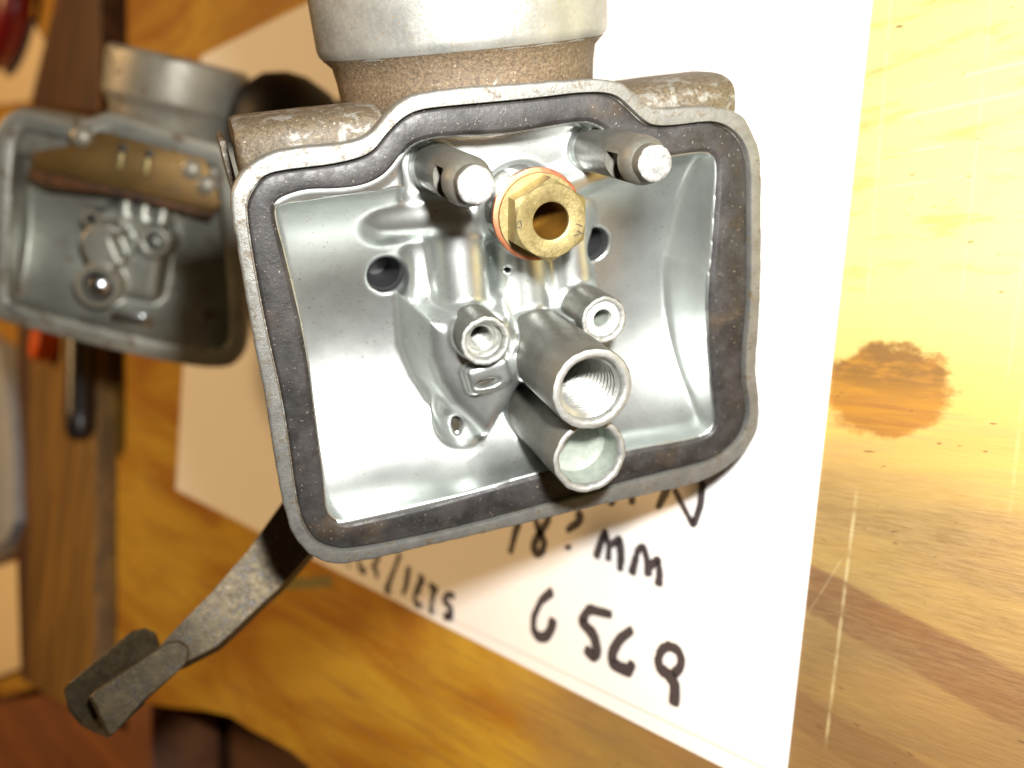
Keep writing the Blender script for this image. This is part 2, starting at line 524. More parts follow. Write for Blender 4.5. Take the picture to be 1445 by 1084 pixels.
def ribbon_mesh(strokes, width, z):
    """marker strokes: flat ribbons with rounded ends that swell and thin a little like a felt tip"""
    vs, fs = [], []
    rng = np.random.default_rng(len(strokes) * 7 + 3)
    for st in strokes:
        p = np.array(st, float)
        d = np.linalg.norm(np.diff(p, axis=0), axis=1)
        s = np.concatenate([[0], np.cumsum(d)])
        n = max(6, int(s[-1] / 0.22))
        t = np.linspace(0, s[-1], n)
        q = np.stack([np.interp(t, s, p[:, 0]), np.interp(t, s, p[:, 1])], 1)
        for _ in range(3):
            q[1:-1] = q[:-2] * .25 + q[1:-1] * .5 + q[2:] * .25
        tg = np.gradient(q, axis=0); tg /= np.linalg.norm(tg, axis=1)[:, None] + 1e-9
        nm = np.stack([-tg[:, 1], tg[:, 0]], 1)
        w = 1.25 * width * (1 + 0.16 * np.sin(np.linspace(0, 5, n) + rng.uniform(0, 6)) + 0.05 * rng.normal(size=n))
        w = w * np.clip(np.minimum(np.arange(n) + 1.3, n - np.arange(n) + 0.3) / 2.4, 0.45, 1)
        b = len(vs)
        zz = z + 0.004 * len(fs) / 200.0
        for i in range(n):
            a_, c_ = q[i] + nm[i] * w[i] / 2, q[i] - nm[i] * w[i] / 2
            vs.append((a_[0], a_[1], zz)); vs.append((c_[0], c_[1], zz))
        for i in range(n - 1):
            fs.append((b + 2 * i, b + 2 * i + 1, b + 2 * i + 3, b + 2 * i + 2))
    return vs, fs


# signed-distance casting: blends pipes, bosses and pockets like a die casting, meshed with surface nets
def smin(a, b, k):
    h = np.clip(0.5 + 0.5 * (b - a) / k, 0, 1)
    return b * (1 - h) + a * h - k * h * (1 - h)

def smax(a, b, k):
    return -smin(-a, -b, k)

def sd_poly(px, py, poly):
    d = np.full(px.shape, 1e9, np.float32); inside = np.zeros(px.shape, bool)
    n = len(poly)
    for i in range(n):
        ax, ay = poly[i - 1]; bx, by = poly[i]
        ex, ey = bx - ax, by - ay
        wx, wy = px - ax, py - ay
        t = np.clip((wx * ex + wy * ey) / (ex * ex + ey * ey + 1e-12), 0, 1)
        d = np.minimum(d, (wx - ex * t) ** 2 + (wy - ey * t) ** 2)
        c = (ay > py) != (by > py)
        with np.errstate(divide='ignore', invalid='ignore'):
            xi = ax + (py - ay) / (by - ay if abs(by - ay) > 1e-12 else 1e-12) * (bx - ax)
        inside ^= c & (px < xi)
    d = np.sqrt(d)
    return np.where(inside, -d, d)

def sd_capsule(X, Y, Z, a, b, r):
    a = np.array(a, float); b = np.array(b, float); e = b - a
    wx, wy, wz = X - a[0], Y - a[1], Z - a[2]
    t = np.clip((wx * e[0] + wy * e[1] + wz * e[2]) / e.dot(e), 0, 1)
    return np.sqrt((wx - e[0] * t) ** 2 + (wy - e[1] * t) ** 2 + (wz - e[2] * t) ** 2) - r

def sd_cyl(X, Y, Z, c, r, z0, z1):
    return np.maximum(np.sqrt((X - c[0]) ** 2 + (Y - c[1]) ** 2) - r, np.maximum(z0 - Z, Z - z1))

def sd_box(X, Y, Z, c, half, rnd, rz=0.0):
    ca, sa = math.cos(rz), math.sin(rz)
    dx, dy = X - c[0], Y - c[1]
    qx = np.abs(dx * ca + dy * sa) - half[0] + rnd; qy = np.abs(-dx * sa + dy * ca) - half[1] + rnd; qz = np.abs(Z - c[2]) - half[2] + rnd
    o = np.sqrt(np.maximum(qx, 0) ** 2 + np.maximum(qy, 0) ** 2 + np.maximum(qz, 0) ** 2)
    return o + np.minimum(np.maximum(qx, np.maximum(qy, qz)), 0) - rnd

def sd_ell(X, Y, Z, c, r):
    k_ = np.sqrt(((X - c[0]) / r[0]) ** 2 + ((Y - c[1]) / r[1]) ** 2 + ((Z - c[2]) / r[2]) ** 2)
    return (k_ - 1) * min(r)

def surface_nets(F, org, h):
    S = F < 0
    nx, ny, nz = F.shape
    cnt = np.zeros((nx - 1, ny - 1, nz - 1), np.int8)
    for dx in (0, 1):
        for dy in (0, 1):
            for dz in (0, 1):
                cnt += S[dx:nx - 1 + dx, dy:ny - 1 + dy, dz:nz - 1 + dz]
    act = (cnt > 0) & (cnt < 8)
    I = np.argwhere(act)
    idx = np.full(act.shape, -1, np.int64); idx[act] = np.arange(len(I))
    acc = np.zeros((len(I), 3)); num = np.zeros(len(I))
    cor = [(a, b, c) for a in (0, 1) for b in (0, 1) for c in (0, 1)]
    for a in cor:
        for ax in range(3):
            if a[ax]: continue
            b = list(a); b[ax] = 1
            fa = F[I[:, 0] + a[0], I[:, 1] + a[1], I[:, 2] + a[2]]; fb = F[I[:, 0] + b[0], I[:, 1] + b[1], I[:, 2] + b[2]]
            m = (fa < 0) != (fb < 0)
            t = np.where(m, fa / np.where(np.abs(fa - fb) < 1e-9, 1e-9, fa - fb), 0)
            pos = np.tile(np.array(a, float), (len(I), 1)); pos[:, ax] = t
            acc[m] += pos[m]; num[m] += 1
    V = (I + acc / num[:, None]) * h + np.array(org)
    Q = []
    for ax in range(3):
        u, v = (ax + 1) % 3, (ax + 2) % 3
        sl0 = [slice(None)] * 3; sl1 = [slice(None)] * 3
        sl0[ax] = slice(0, -1); sl1[ax] = slice(1, None)
        ch = S[tuple(sl0)] != S[tuple(sl1)]
        E = np.argwhere(ch)
        ok = (E[:, u] > 0) & (E[:, v] > 0) & (E[:, u] < F.shape[u] - 1) & (E[:, v] < F.shape[v] - 1)
        E = E[ok]
        def cell(du, dv):
            c = E.copy(); c[:, u] -= du; c[:, v] -= dv
            return idx[c[:, 0], c[:, 1], c[:, 2]]
        q = np.stack([cell(0, 0), cell(1, 0), cell(1, 1), cell(0, 1)], 1)
        s0 = S[E[:, 0], E[:, 1], E[:, 2]]
        q[~s0] = q[~s0][:, ::-1]
        Q.append(q)
    Q = np.concatenate(Q)
    Q = Q[(Q >= 0).all(1)]
    return V, Q

def np_mesh(name, V, Q, mat, parent, angle=180, label=None):
    me = bpy.data.meshes.new(name)
    me.vertices.add(len(V)); me.vertices.foreach_set('co', (V * MM).astype(np.float32).ravel())
    me.loops.add(Q.size); me.loops.foreach_set('vertex_index', Q.astype(np.int32).ravel())
    me.polygons.add(len(Q))
    me.polygons.foreach_set('loop_start', np.arange(0, Q.size, 4, dtype=np.int32))
    me.polygons.foreach_set('loop_total', np.full(len(Q), 4, np.int32))
    me.update(calc_edges=True); me.validate()
    me.polygons.foreach_set('use_smooth', np.ones(len(Q), bool))
    me.materials.append(M[mat])
    o = bpy.data.objects.new(name, me)
    if label: o['label'] = label
    return link(o, parent)


def mat_from(rot, org):
    return Matrix.Translation([v * MM for v in org]) @ Matrix(rot).to_4x4()


# ------------------------------------------------------------------ the setting: bench and what lies below its broken edge
cut = [[-235.6, -88.3], [-220.1, -83.9], [-204.2, -79.3], [-191.5, -76.3], [-182.6, -75.9], [-173.0, -74.7], [-164.0, -73.8], [-156.8, -74.0]]
bench_poly = [(-900, -133.5), (-382.5, -133.5), (-309.9, -104.6), (-240.8, -89.0)] + [tuple(p) for p in cut] + [(-140, -86), (-110, -150), (-60, -330), (400, -330), (400, 420), (-900, 420)]
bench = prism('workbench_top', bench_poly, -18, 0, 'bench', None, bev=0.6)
bench['kind'] = 'structure'
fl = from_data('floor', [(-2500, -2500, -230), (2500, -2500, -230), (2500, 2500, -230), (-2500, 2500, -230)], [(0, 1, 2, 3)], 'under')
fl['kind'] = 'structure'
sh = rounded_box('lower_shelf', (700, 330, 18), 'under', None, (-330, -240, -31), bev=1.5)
sh['kind'] = 'structure'

# ------------------------------------------------------------------ paper sheets with marker writing
def sheet(name, poly, z0, lift, mat, n=(36, 24)):
    """a quad of paper, gently waved, with real thickness"""
    (a, b, c_, d) = [np.array(p, float) for p in poly]      # left-bottom, left-top, right-top, right-bottom
    nu, nv = n
    vs, fs = [], []
    for layer in (0, 1):
        for i in range(nu + 1):
            for j in range(nv + 1):
                u, v = i / nu, j / nv
                p = (a * (1 - u) + d * u) * (1 - v) + (b * (1 - u) + c_ * u) * v
                e = min(u, 1 - u, v, 1 - v)
                z = z0 + lift * (0.5 + 0.5 * math.sin(u * 5.1 + 0.6) * math.cos(v * 2.7)) * math.exp(-e * 14)
                vs.append((p[0], p[1], z + 0.11 * layer))
    W_ = nv + 1; L_ = (nu + 1) * W_
    for i in range(nu):
        for j in range(nv):
            q = (i * W_ + j, (i + 1) * W_ + j, (i + 1) * W_ + j + 1, i * W_ + j + 1)
            fs.append(tuple(x + L_ for x in q)); fs.append(q[::-1])
    edge = [i * W_ for i in range(nu + 1)] + [nu * W_ + j for j in range(1, nv + 1)] + [i * W_ + nv for i in range(nu - 1, -1, -1)] + [j for j in range(nv - 1, 0, -1)]
    for x, y in zip(edge, edge[1:] + edge[:1]): fs.append((x, y, y + L_, x + L_))
    return from_data(name, vs, fs, mat)

under = sheet('paper_sheet', [(-235.3, -34.8), (-250.6, 75.2), (-58.0, 75.0), (-58.0, -39.9)], 0.03, 0.12, 'paper')
tag(under, 'lower white sheet whose edge peeks out under the written page', 'paper')
page = sheet('written_page', [(-234.4, -34.1), (-249.8, 74.6), (-58.6, 74.4), (-58.3, -37.6)], 0.42, 0.04, 'paper')
tag(page, 'top white page with black marker writing under the large carburetor', 'paper')
W = {'six': [[[-96.1, -27.0], [-98.3, -28.9], [-99.4, -31.4], [-99.2, -33.1], [-98.0, -33.8], [-96.5, -33.4], [-95.7, -32.2], [-95.4, -30.5]]], 'five': [[[-84.8, -27.4], [-89.0, -27.7], [-90.1, -29.6], [-87.6, -30.7], [-86.6, -32.6], [-87.1, -33.4], [-89.0, -32.8]]], 'six2': [[[-81.1, -28.2], [-83.1, -30.0], [-84.1, -31.9], [-83.9, -33.2], [-82.1, -33.4], [-80.9, -33.2], [-80.5, -32.0]], [[-81.2, -33.2], [-80.9, -34.1]]], 'nine': [[[-74.1, -31.6], [-73.3, -30.9], [-73.0, -29.8], [-73.7, -28.7], [-75.2, -28.6], [-76.3, -29.4], [-76.6, -30.7], [-76.2, -31.6], [-74.7, -31.9], [-73.7, -32.6], [-73.5, -33.8], [-73.5, -35.2]]], 'emm': [[[-88.8, -21.1], [-87.7, -17.4], [-86.7, -18.9], [-86.5, -21.0]], [[-86.7, -19.2], [-85.0, -17.8], [-84.4, -19.9], [-84.3, -21.8]]], 'emm2': [[[-82.3, -21.8], [-81.7, -18.5], [-80.9, -17.9], [-80.0, -19.5], [-79.5, -21.4]], [[-79.5, -20.2], [-78.3, -18.9], [-77.8, -20.7], [-77.8, -22.2]]], 'en': [[[-79.4, -13.1], [-78.2, -10.5], [-77.4, -8.8]], [[-77.1, -10.3], [-73.5, -14.1], [-72.8, -11.5], [-72.9, -8.7]]], 'vee': [[[-87.9, -12.9], [-87.1, -13.9], [-86.8, -12.9]], [[-83.8, -11.8], [-83.6, -13.3]]], 'one': [[[-105.9, -24.0], [-105.3, -20.9], [-104.7, -19.1]]], 'eight': [[[-101.5, -17.7], [-100.7, -19.3], [-99.8, -20.1], [-98.9, -20.9], [-99.1, -22.3], [-100.0, -22.9], [-101.0, -22.4], [-100.9, -21.3], [-100.1, -20.0], [-98.8, -18.1], [-98.6, -17.1]]], 'query': [[[-93.3, -15.8], [-92.4, -16.4], [-92.8, -17.2], [-94.0, -18.0], [-94.8, -18.7]], [[-94.2, -20.4], [-94.0, -21.1]]], 'jay': [[[-130.8, -31.1], [-130.9, -32.7], [-131.0, -34.6], [-131.7, -36.0]]], 'ee': [[[-126.3, -32.0], [-127.8, -34.1], [-128.3, -35.7], [-127.7, -36.6], [-126.3, -36.4]], [[-127.8, -32.0], [-126.3, -32.4]], [[-128.3, -34.3], [-126.7, -34.3]]], 'tee': [[[-124.6, -32.7], [-122.2, -33.2]], [[-123.2, -33.0], [-123.4, -35.1], [-123.4, -37.1]]], 'ess': [[[-117.7, -33.0], [-119.5, -33.0], [-120.5, -34.1], [-118.4, -34.9], [-118.0, -36.1], [-120.0, -36.5]]], 'slash': [[[-133.7, -29.7], [-135.0, -32.8], [-136.8, -36.9]]], 'cc': [[[-145.9, -33.3], [-146.2, -34.4], [-144.6, -35.1], [-143.7, -34.6]], [[-141.9, -33.1], [-140.6, -33.8], [-139.7, -35.2]], [[-139.7, -31.5], [-141.1, -32.6]], [[-149.6, -34.9], [-149.2, -35.3]]]}
def ink(keys, width, label):
    st = [s for kk in keys for s in W[kk]]
    vs, fs = ribbon_mesh(st, width, 0.62)
    o = from_data('handwriting', vs, fs, 'ink', page, label=label)
    return o
ink(['six', 'five', 'six2', 'nine'], 1.15, 'large marker digits 6569')
ink(['one', 'eight', 'query', 'emm', 'emm2'], 0.95, 'marker note 18? MM')
ink(['en', 'vee'], 0.75, 'end of a marker word in capitals')
ink(['cc', 'slash', 'jay', 'ee', 'tee', 'ess'], 0.95, 'marker note ending in JETS')

# faded green stamp on the bench
gm = []
for i in range(7):
    x = -174 + i * 2.7
    gm.append([(x, -45.2 + i * 0.72), (x + 0.4, -43.0 + i * 0.72), (x + 1.6, -43.6 + i * 0.72), (x + 1.8, -44.9 + i * 0.72)])
vs, fs = ribbon_mesh(gm, 0.9, 0.03)
gs = from_data('stamp_mark', vs, fs, 'green_ink', bench, label='small faded green stamp on the plywood')

# ------------------------------------------------------------------ the large carburetor
RIM_OUT = [[-24.2, 15.58], [-23.7, 17.06], [-22.52, 18.32], [-20.52, 19.19], [-18.1, 19.39], [-15.58, 19.25], [-13.29, 19.32], [-12.11, 19.69], [-10.96, 20.7], [-9.67, 21.8], [-8.46, 22.35], [-6.27, 22.51], [-2.83, 22.49], [-0.4, 22.4], [2.84, 22.24], [7.34, 22.07], [8.8, 21.92], [10.46, 21.51], [11.57, 20.67], [12.62, 19.52], [13.77, 18.78], [15.73, 18.69], [18.66, 18.55], [20.9, 18.17], [22.73, 17.08], [23.69, 15.55], [24.37, 13.84], [24.53, 11.63], [24.54, 5.95], [24.54, 2.34], [24.31, -2.74], [23.99, -6.67], [23.91, -8.82], [24.32, -11.33], [24.32, -14.12], [23.82, -15.72], [22.05, -17.61], [19.11, -18.99], [16.21, -19.46], [10.56, -19.32], [-3.63, -19.32], [-12.29, -19.28], [-18.12, -19.28], [-20.66, -19.05], [-22.39, -18.12], [-23.53, -16.6], [-24.35, -14.52], [-24.54, -12.2], [-24.59, -9.89], [-24.29, -0.35], [-24.42, 5.97], [-24.24, 12.03]]
RIM_IN = [[-23.14, 14.91], [-22.8, 15.85], [-22.01, 16.83], [-21.07, 17.62], [-19.17, 17.77], [-15.83, 17.68], [-13.19, 17.92], [-11.93, 18.4], [-10.82, 19.54], [-9.48, 20.58], [-8.07, 21.17], [-6.06, 21.23], [-0.52, 21.08], [2.74, 21.02], [6.34, 21.05], [8.73, 20.85], [10.06, 20.41], [11.1, 19.45], [12.41, 18.07], [13.5, 17.39], [15.69, 17.19], [18.85, 17.21], [20.22, 16.92], [21.68, 16.05], [22.87, 14.55], [23.39, 12.51], [23.37, 8.06], [23.36, 2.6], [23.27, -1.29], [22.77, -5.91], [22.68, -8.8], [23.16, -11.4], [23.16, -13.31], [22.4, -15.4], [20.3, -16.96], [17.98, -17.57], [10.64, -17.55], [-3.53, -18.23], [-12.18, -18.37], [-19.36, -18.02], [-20.88, -17.46], [-22.37, -16.38], [-23.04, -14.86], [-23.36, -13.23], [-23.39, -10.68], [-23.12, -5.32], [-23.06, -0.6], [-23.27, 4.44], [-23.3, 10.86]]
GASKET_IN = [[-20.92, 14.43], [-20.39, 15.18], [-19.35, 15.5], [-17.86, 15.7], [-15.49, 15.38], [-13.52, 15.35], [-12.14, 15.64], [-10.84, 16.3], [-9.71, 17.45], [-8.73, 18.39], [-7.46, 18.7], [-5.78, 18.79], [-0.7, 18.31], [2.62, 18.39], [5.02, 18.54], [7.23, 18.53], [8.55, 17.94], [9.52, 17.09], [10.84, 15.87], [12.33, 14.73], [14.02, 14.39], [15.32, 14.42], [18.73, 14.44], [19.76, 14.06], [20.18, 12.89], [19.63, 6.63], [19.35, 3.61], [19.1, 2.66], [18.91, -3.18], [19.2, -9.29], [19.55, -12.65], [19.11, -14.23], [17.06, -14.66], [10.15, -14.22], [-3.1, -14.65], [-11.72, -15.24], [-18.16, -15.21], [-19.56, -15.16], [-20.61, -14.22], [-20.92, -13.25], [-20.64, -10.25], [-20.42, -3.61], [-20.22, 1.51], [-20.25, 4.7], [-20.56, 10.37]]
lo_out = ccw(smooth_loop(RIM_OUT, 0.35)); lo_in = ccw(smooth_loop(RIM_IN, 0.35)); lo_g = ccw(smooth_loop(GASKET_IN, 0.35))

carb = thing('carburetor', 'large grey carburetor in focus lying open on the paper with its float bowl off', 'carburetor', mat_from([[0.38263, 0.15273, 0.91119], [0.29091, 0.91616, -0.27573], [-0.87691, 0.37058, 0.30612]], [-69.464, 4.664, 31.997]))

rng = np.random.default_rng(3)
jag = 0.05 * np.convolve(rng.normal(size=len(lo_out)), np.ones(3) / 3, 'same')
rim_o = lo_out + jag[:, None] * 0.8
ring_band('flange_rim', rim_o, lo_in, [(-0.22, 0.0), (-0.05, -0.06), (0.02, -0.22), (0.0, -1.7), (-0.35, -1.95), (-1.2, -2.1), (-2.6, -2.4)],
          [(0.06, -0.02), (0.0, -0.12), (-0.02, -1.3)], 'zinc_rim', carb, angle=50)
gout = offset_loop(lo_in, -0.16)
ring_band('gasket', gout, lo_g, [(-0.28, -0.42), (-0.08, -0.50), (0.0, -0.65), (0.0, -1.05)], [(0.45, -0.42), (0.30, -0.47), (0.22, -0.60), (0.05, -0.66), (0.0, -0.78), (0.0, -1.05)], 'gasket', carb, angle=60)
# thin dirty land below the gasket
ring_band('gasket_seat', offset_loop(lo_in, 0.35), lo_g, [(0.0, -0.9), (0.0, -1.4)], [(0.25, -0.9), (0.25, -1.4)], 'zinc_dirty', carb)

h = 0.19
gx = np.arange(-22.4, 22.4, h); gy = np.arange(-17.2, 20.6, h); gz = np.arange(-14.2, 2.6, h)
X3, Y3, Z3 = np.meshgrid(gx.astype(np.float32), gy.astype(np.float32), gz.astype(np.float32), indexing='ij')
X2, Y2 = X3[:, :, 0], Y3[:, :, 0]
sg = sd_poly(X2, Y2, [tuple(p) for p in lo_g[::2]])
tt = np.clip(1 - (Y2 / 14.9) ** 2, 0, 1)
floor_z = -0.9 - 9.0 * tt ** 0.62
S = (Z3 - floor_z[:, :, None]) * 0.75
# upper pocket that opens under the raised part of the flange
pocket = sd_box(X3, Y3, Z3, (1.1, 17.2, 0.0), (10.6, 4.6, 5.4), 1.2)
S = smax(S, -pocket, 0.8)
# wall round the opening
S = smin(S, np.maximum(-sg[:, :, None] - 0.15, Z3 + 0.72), 0.7)
# cast ridge running to the needle seat, and the shoulder round it
S = smin(S, sd_capsule(X3, Y3, Z3, (-10.8, 11.5, -7.3), (1.0, 10.9, -5.6), 2.0), 1.3)
S = smin(S, sd_cyl(X3, Y3, Z3, (1.71, 11.1), 3.85, -12, -1.2), 0.9)
S = smin(S, sd_capsule(X3, Y3, Z3, (2.5, 11.0, -6.0), (10.5, 13.6, -6.6), 1.7), 1.0)
# passages cast down the middle
S = smin(S, sd_capsule(X3, Y3, Z3, (-4.1, 10.0, -7.3), (-4.35, 0.5, -6.8), 2.75), 0.9)
S = smin(S, sd_capsule(X3, Y3, Z3, (2.2, 10.0, -8.3), (2.5, -2.0, -8.3), 3.0), 1.1)
S = smin(S, sd_capsule(X3, Y3, Z3, (7.4, 8.6, -8.6), (7.6, 0.0, -8.2), 2.6), 1.1)
# the block the jets grow from
block = [(-9.9, 3.6), (-10.25, -1.4), (-9.6, -4.7), (-8.6, -7.2), (-6.9, -9.6), (-5.4, -11.9), (-3.4, -11.4), (-1.3, -8.9), (0.9, -5.9), (1.6, -1.9), (0.0, 2.6)]
sb = sd_poly(X2, Y2, block)[:, :, None]
S = smin(S, smax(sb + 0.26 * np.maximum(Z3 + 8.2, 0), Z3 + 1.5 + 0.30 * np.maximum(-X3 - 4, 0), 1.3) * 0.85, 0.9)
# jet pillars (stubs with fillets; the turned pillars themselves follow below)
for c_, r_, zt in (((2.55, -2.9), 3.62, 1.6), ((2.46, -9.9), 3.45, 0.6), ((-4.39, 0.5), 2.27, -1.2), ((7.63, 0.1), 2.22, -2.2), ((-5.97, 15.83), 2.02, -2.6), ((9.24, 15.55), 2.02, -2.6)):
    S = smin(S, sd_cyl(X3, Y3, Z3, c_, r_, -13, zt), 0.75)
# small slotted boss under the threaded jet and the pointed lug with an oval recess
S = smin(S, sd_box(X3, Y3, Z3, (-3.9, -3.6, -3.2), (2.2, 1.5, 2.6), 0.7, 0.15), 0.5)
S = smax(S, -sd_ell(X3, Y3, Z3, (-4.2, -4.15, -0.7), (1.25, 0.42, 0.9)), 0.12)
S = smin(S, sd_capsule(X3, Y3, Z3, (-6.9, -7.8, -5.9), (-6.0, -12.2, -7.0), 1.8), 1.0)
S = smax(S, -sd_ell(X3, Y3, Z3, (-6.8, -9.3, -4.4), (0.55, 1.35, 0.75)), 0.2)
# lens-shaped flat on the block's flank
S = smax(S, -sd_ell(X3, Y3, Z3, (-10.6, 0.2, -3.4), (1.7, 4.2, 2.8)), 0.4)
# fold beside the column
S = smin(S, sd_capsule(X3, Y3, Z3, (-7.6, 9.0, -9.0), (-8.6, 1.0, -7.8), 1.0), 1.2)
# bores through the floor
S = smax(S, -sd_cyl(X3, Y3, Z3, (-10.98, 5.63), 1.72, -13.4, 0), 0.6)
S = smax(S, -sd_cyl(X3, Y3, Z3, (10.6, 5.3), 1.72, -13.4, 0), 0.35)
S = smax(S, -sd_cyl(X3, Y3, Z3, (0.36, 4.9), 0.28, -9, 0), 0.1)
# hollow where the pillars are bored
for c_, r_ in (((2.0, 10.9), 1.72), ((2.55, -2.9), 2.9), ((-4.39, 0.5), 1.75), ((7.63, 0.1), 1.05)):
    S = smax(S, -sd_cyl(X3, Y3, Z3, c_, r_, -9, 9), 0.1)
S = np.maximum(S, sg[:, :, None] - 1.2)
low = np.minimum(floor_z, np.where(Y2 > 11.0, -8.0, 0))[:, :, None] - 2.6
S = np.maximum(S, low - Z3)
V, Q = surface_nets(S.astype(np.float32), (gx[0], gy[0], gz[0]), h)
np_mesh('float_chamber', V, Q, 'zinc_inside', carb)
del S, X3, Y3, Z3


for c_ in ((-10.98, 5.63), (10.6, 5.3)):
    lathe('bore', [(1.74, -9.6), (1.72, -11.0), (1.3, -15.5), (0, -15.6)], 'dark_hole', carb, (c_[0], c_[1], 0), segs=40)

def pillar(name, c_, r_out, r_bore, z0, z1, seed, parent, thread=None, blind=None, cb=None, chamfer=0.12):
    """turned pillar; its cut rim, thread and blind floor are sub-parts"""
    p = lathe(name, [(r_out - 0.05, z0), (r_out, z0 + 0.8), (r_out, z1 - 0.25), (r_out - 0.06, z1 - 0.08)], 'zinc_tube', parent, (c_[0], c_[1], 0), segs=72, wob=0.018, seed=seed)
    rb = cb[0] if cb else r_bore
    lathe('cut_rim', [(r_out - 0.05, z1 - 0.1), (r_out - 0.16, z1 + 0.02), (rb + 0.30, z1 + 0.03), (rb + 0.12, z1 - 0.04), (rb + 0.02, z1 - 0.30), (rb, z1 - 0.7)], 'zinc_edge', p, (c_[0], c_[1], 0), segs=110, wob=0.045, seed=seed + 1, angle=60)
    zb = z1 - 0.65
    if cb:
        lathe('counterbore', [(cb[0] + 0.01, z1 - 0.6), (cb[0], z1 - cb[1]), (r_bore + 0.22, z1 - cb[1] - 0.12), (r_bore, z1 - cb[1] - 0.45)], 'zinc_thread', p, (c_[0], c_[1], 0), segs=64)
        zb = z1 - cb[1] - 0.4
    if thread:
        pitch, zend = thread
        prof = []
        z = zb
        while z > zend:
            prof += [(r_bore, z), (r_bore, z - 0.12 * pitch), (r_bore - 0.5 * pitch, z - 0.5 * pitch), (r_bore - 0.5 * pitch, z - 0.62 * pitch)]
            z -= pitch
        prof += [(r_bore - 0.2, zend), (r_bore - 0.25, zend - 2.5), (0, zend - 3.0)]
        lathe('thread', prof, 'zinc_thread', p, (c_[0], c_[1], 0), segs=64, angle=25)
    elif blind is not None:
        lathe('blind_floor', [(r_bore + 0.01, zb), (r_bore - 0.05, blind + 0.5), (r_bore - 0.4, blind + 0.1), (r_bore * 0.4, blind), (0, blind - 0.02)], 'zinc_floor', p, (c_[0], c_[1], 0), segs=64)
    return p

rounded_box('slit_shade', (1.7, 0.42, 0.5), 'dark_slot', carb, (-4.2, -4.15, -1.35), rot=Matrix.Rotation(0.15, 3, 'Z'), bev=0.15)  # dark box filling the slit to stand in for its shade
rounded_box('lug_recess_shade', (0.7, 1.7, 0.4), 'dark_slot', carb, (-6.8, -9.3, -5.05), bev=0.15)  # dark pad paints the shade at the bottom of the oval recess
mp = pillar('main_jet_pillar', (2.55, -2.9), 3.70, 2.86, -6.5, 9.0, 5, carb, thread=(0.72, -4.0))
rounded_box('pillar_web', (3.3, 0.9, 13.0), 'zinc_tube', mp, (2.5, -6.48, 0.2), bev=0.3)
pillar('overflow_pillar', (2.46, -9.9), 3.54, 2.86, -6.0, 7.5, 8, carb, blind=3.6)
pillar('pilot_jet_pillar', (-4.39, 0.5), 2.34, 1.30, -4.6, 1.0, 11, carb, thread=(0.58, -4.6), cb=(1.72, 1.0))
pv = pillar('vent_pillar', (7.63, 0.1), 2.30, 0.95, -6.0, 0.0, 14, carb, blind=-5.0, cb=(1.72, 0.5))
lathe('bushing', [(1.70, -0.42), (1.55, -0.30), (1.10, -0.30), (0.97, -0.42), (0.95, -1.2)], 'bright_ring', pv, (7.63, 0.1, 0), segs=48)

def boolean_cut(o, cutter):
    md = o.modifiers.new('cut', 'BOOLEAN'); md.operation = 'DIFFERENCE'; md.object = cutter; md.solver = 'EXACT'
    bpy.context.view_layer.update()
    dg = bpy.context.evaluated_depsgraph_get()
    me = bpy.data.meshes.new_from_object(o.evaluated_get(dg))
    o.modifiers.remove(md)
    o.data = me
    for p in me.polygons: p.use_smooth = True
    me.set_sharp_from_angle(angle=R(38))
    bpy.data.objects.remove(cutter)

for c_, sd, sa in (((-5.97, 15.83), 21, R(186)), ((9.24, 15.55), 24, R(200))):
    z1 = 9.0
    p = lathe('float_post', [(0, -4.0), (2.06, -4.0), (2.10, -2.5), (2.08, z1 - 2.6), (1.98, z1 - 1.9), (1.74, z1 - 1.5), (1.52, z1 - 1.3), (1.48, z1 - 0.1), (0, z1 - 0.1)], 'zinc_tube', carb, (c_[0], c_[1], 0), segs=64, wob=0.015, seed=sd)
    cut_o = rounded_box('cutter', (2.2, 2.7, 2.7), 'dark_slot', carb, (c_[0] + 2.25 * math.cos(sa), c_[1] + 2.25 * math.sin(sa), z1 - 4.3), rot=Matrix.Rotation(sa, 3, 'Z'), bev=0.25)
    boolean_cut(p, cut_o)
    rounded_box('pin_hole_shade', (0.5, 1.7, 1.2), 'dark_slot', p, (c_[0] + 1.0 * math.cos(sa), c_[1] + 1.0 * math.sin(sa), z1 - 3.7), rot=Matrix.Rotation(sa, 3, 'Z'), bev=0.15)  # dark block standing in for the shaded depth of the hole
    # rough snapped-off end
    rg = np.random.default_rng(sd)
    prof = [(1.50, z1 - 0.12), (1.44, z1 - 0.02), (1.2, z1 + 0.03), (0.9, z1 - 0.02), (0.5, z1 + 0.05), (0, z1 + 0.0)]
    e = lathe('post_tip', prof, 'snapped', p, (c_[0], c_[1], 0), segs=40, wob=0.05, seed=sd + 2, angle=60)

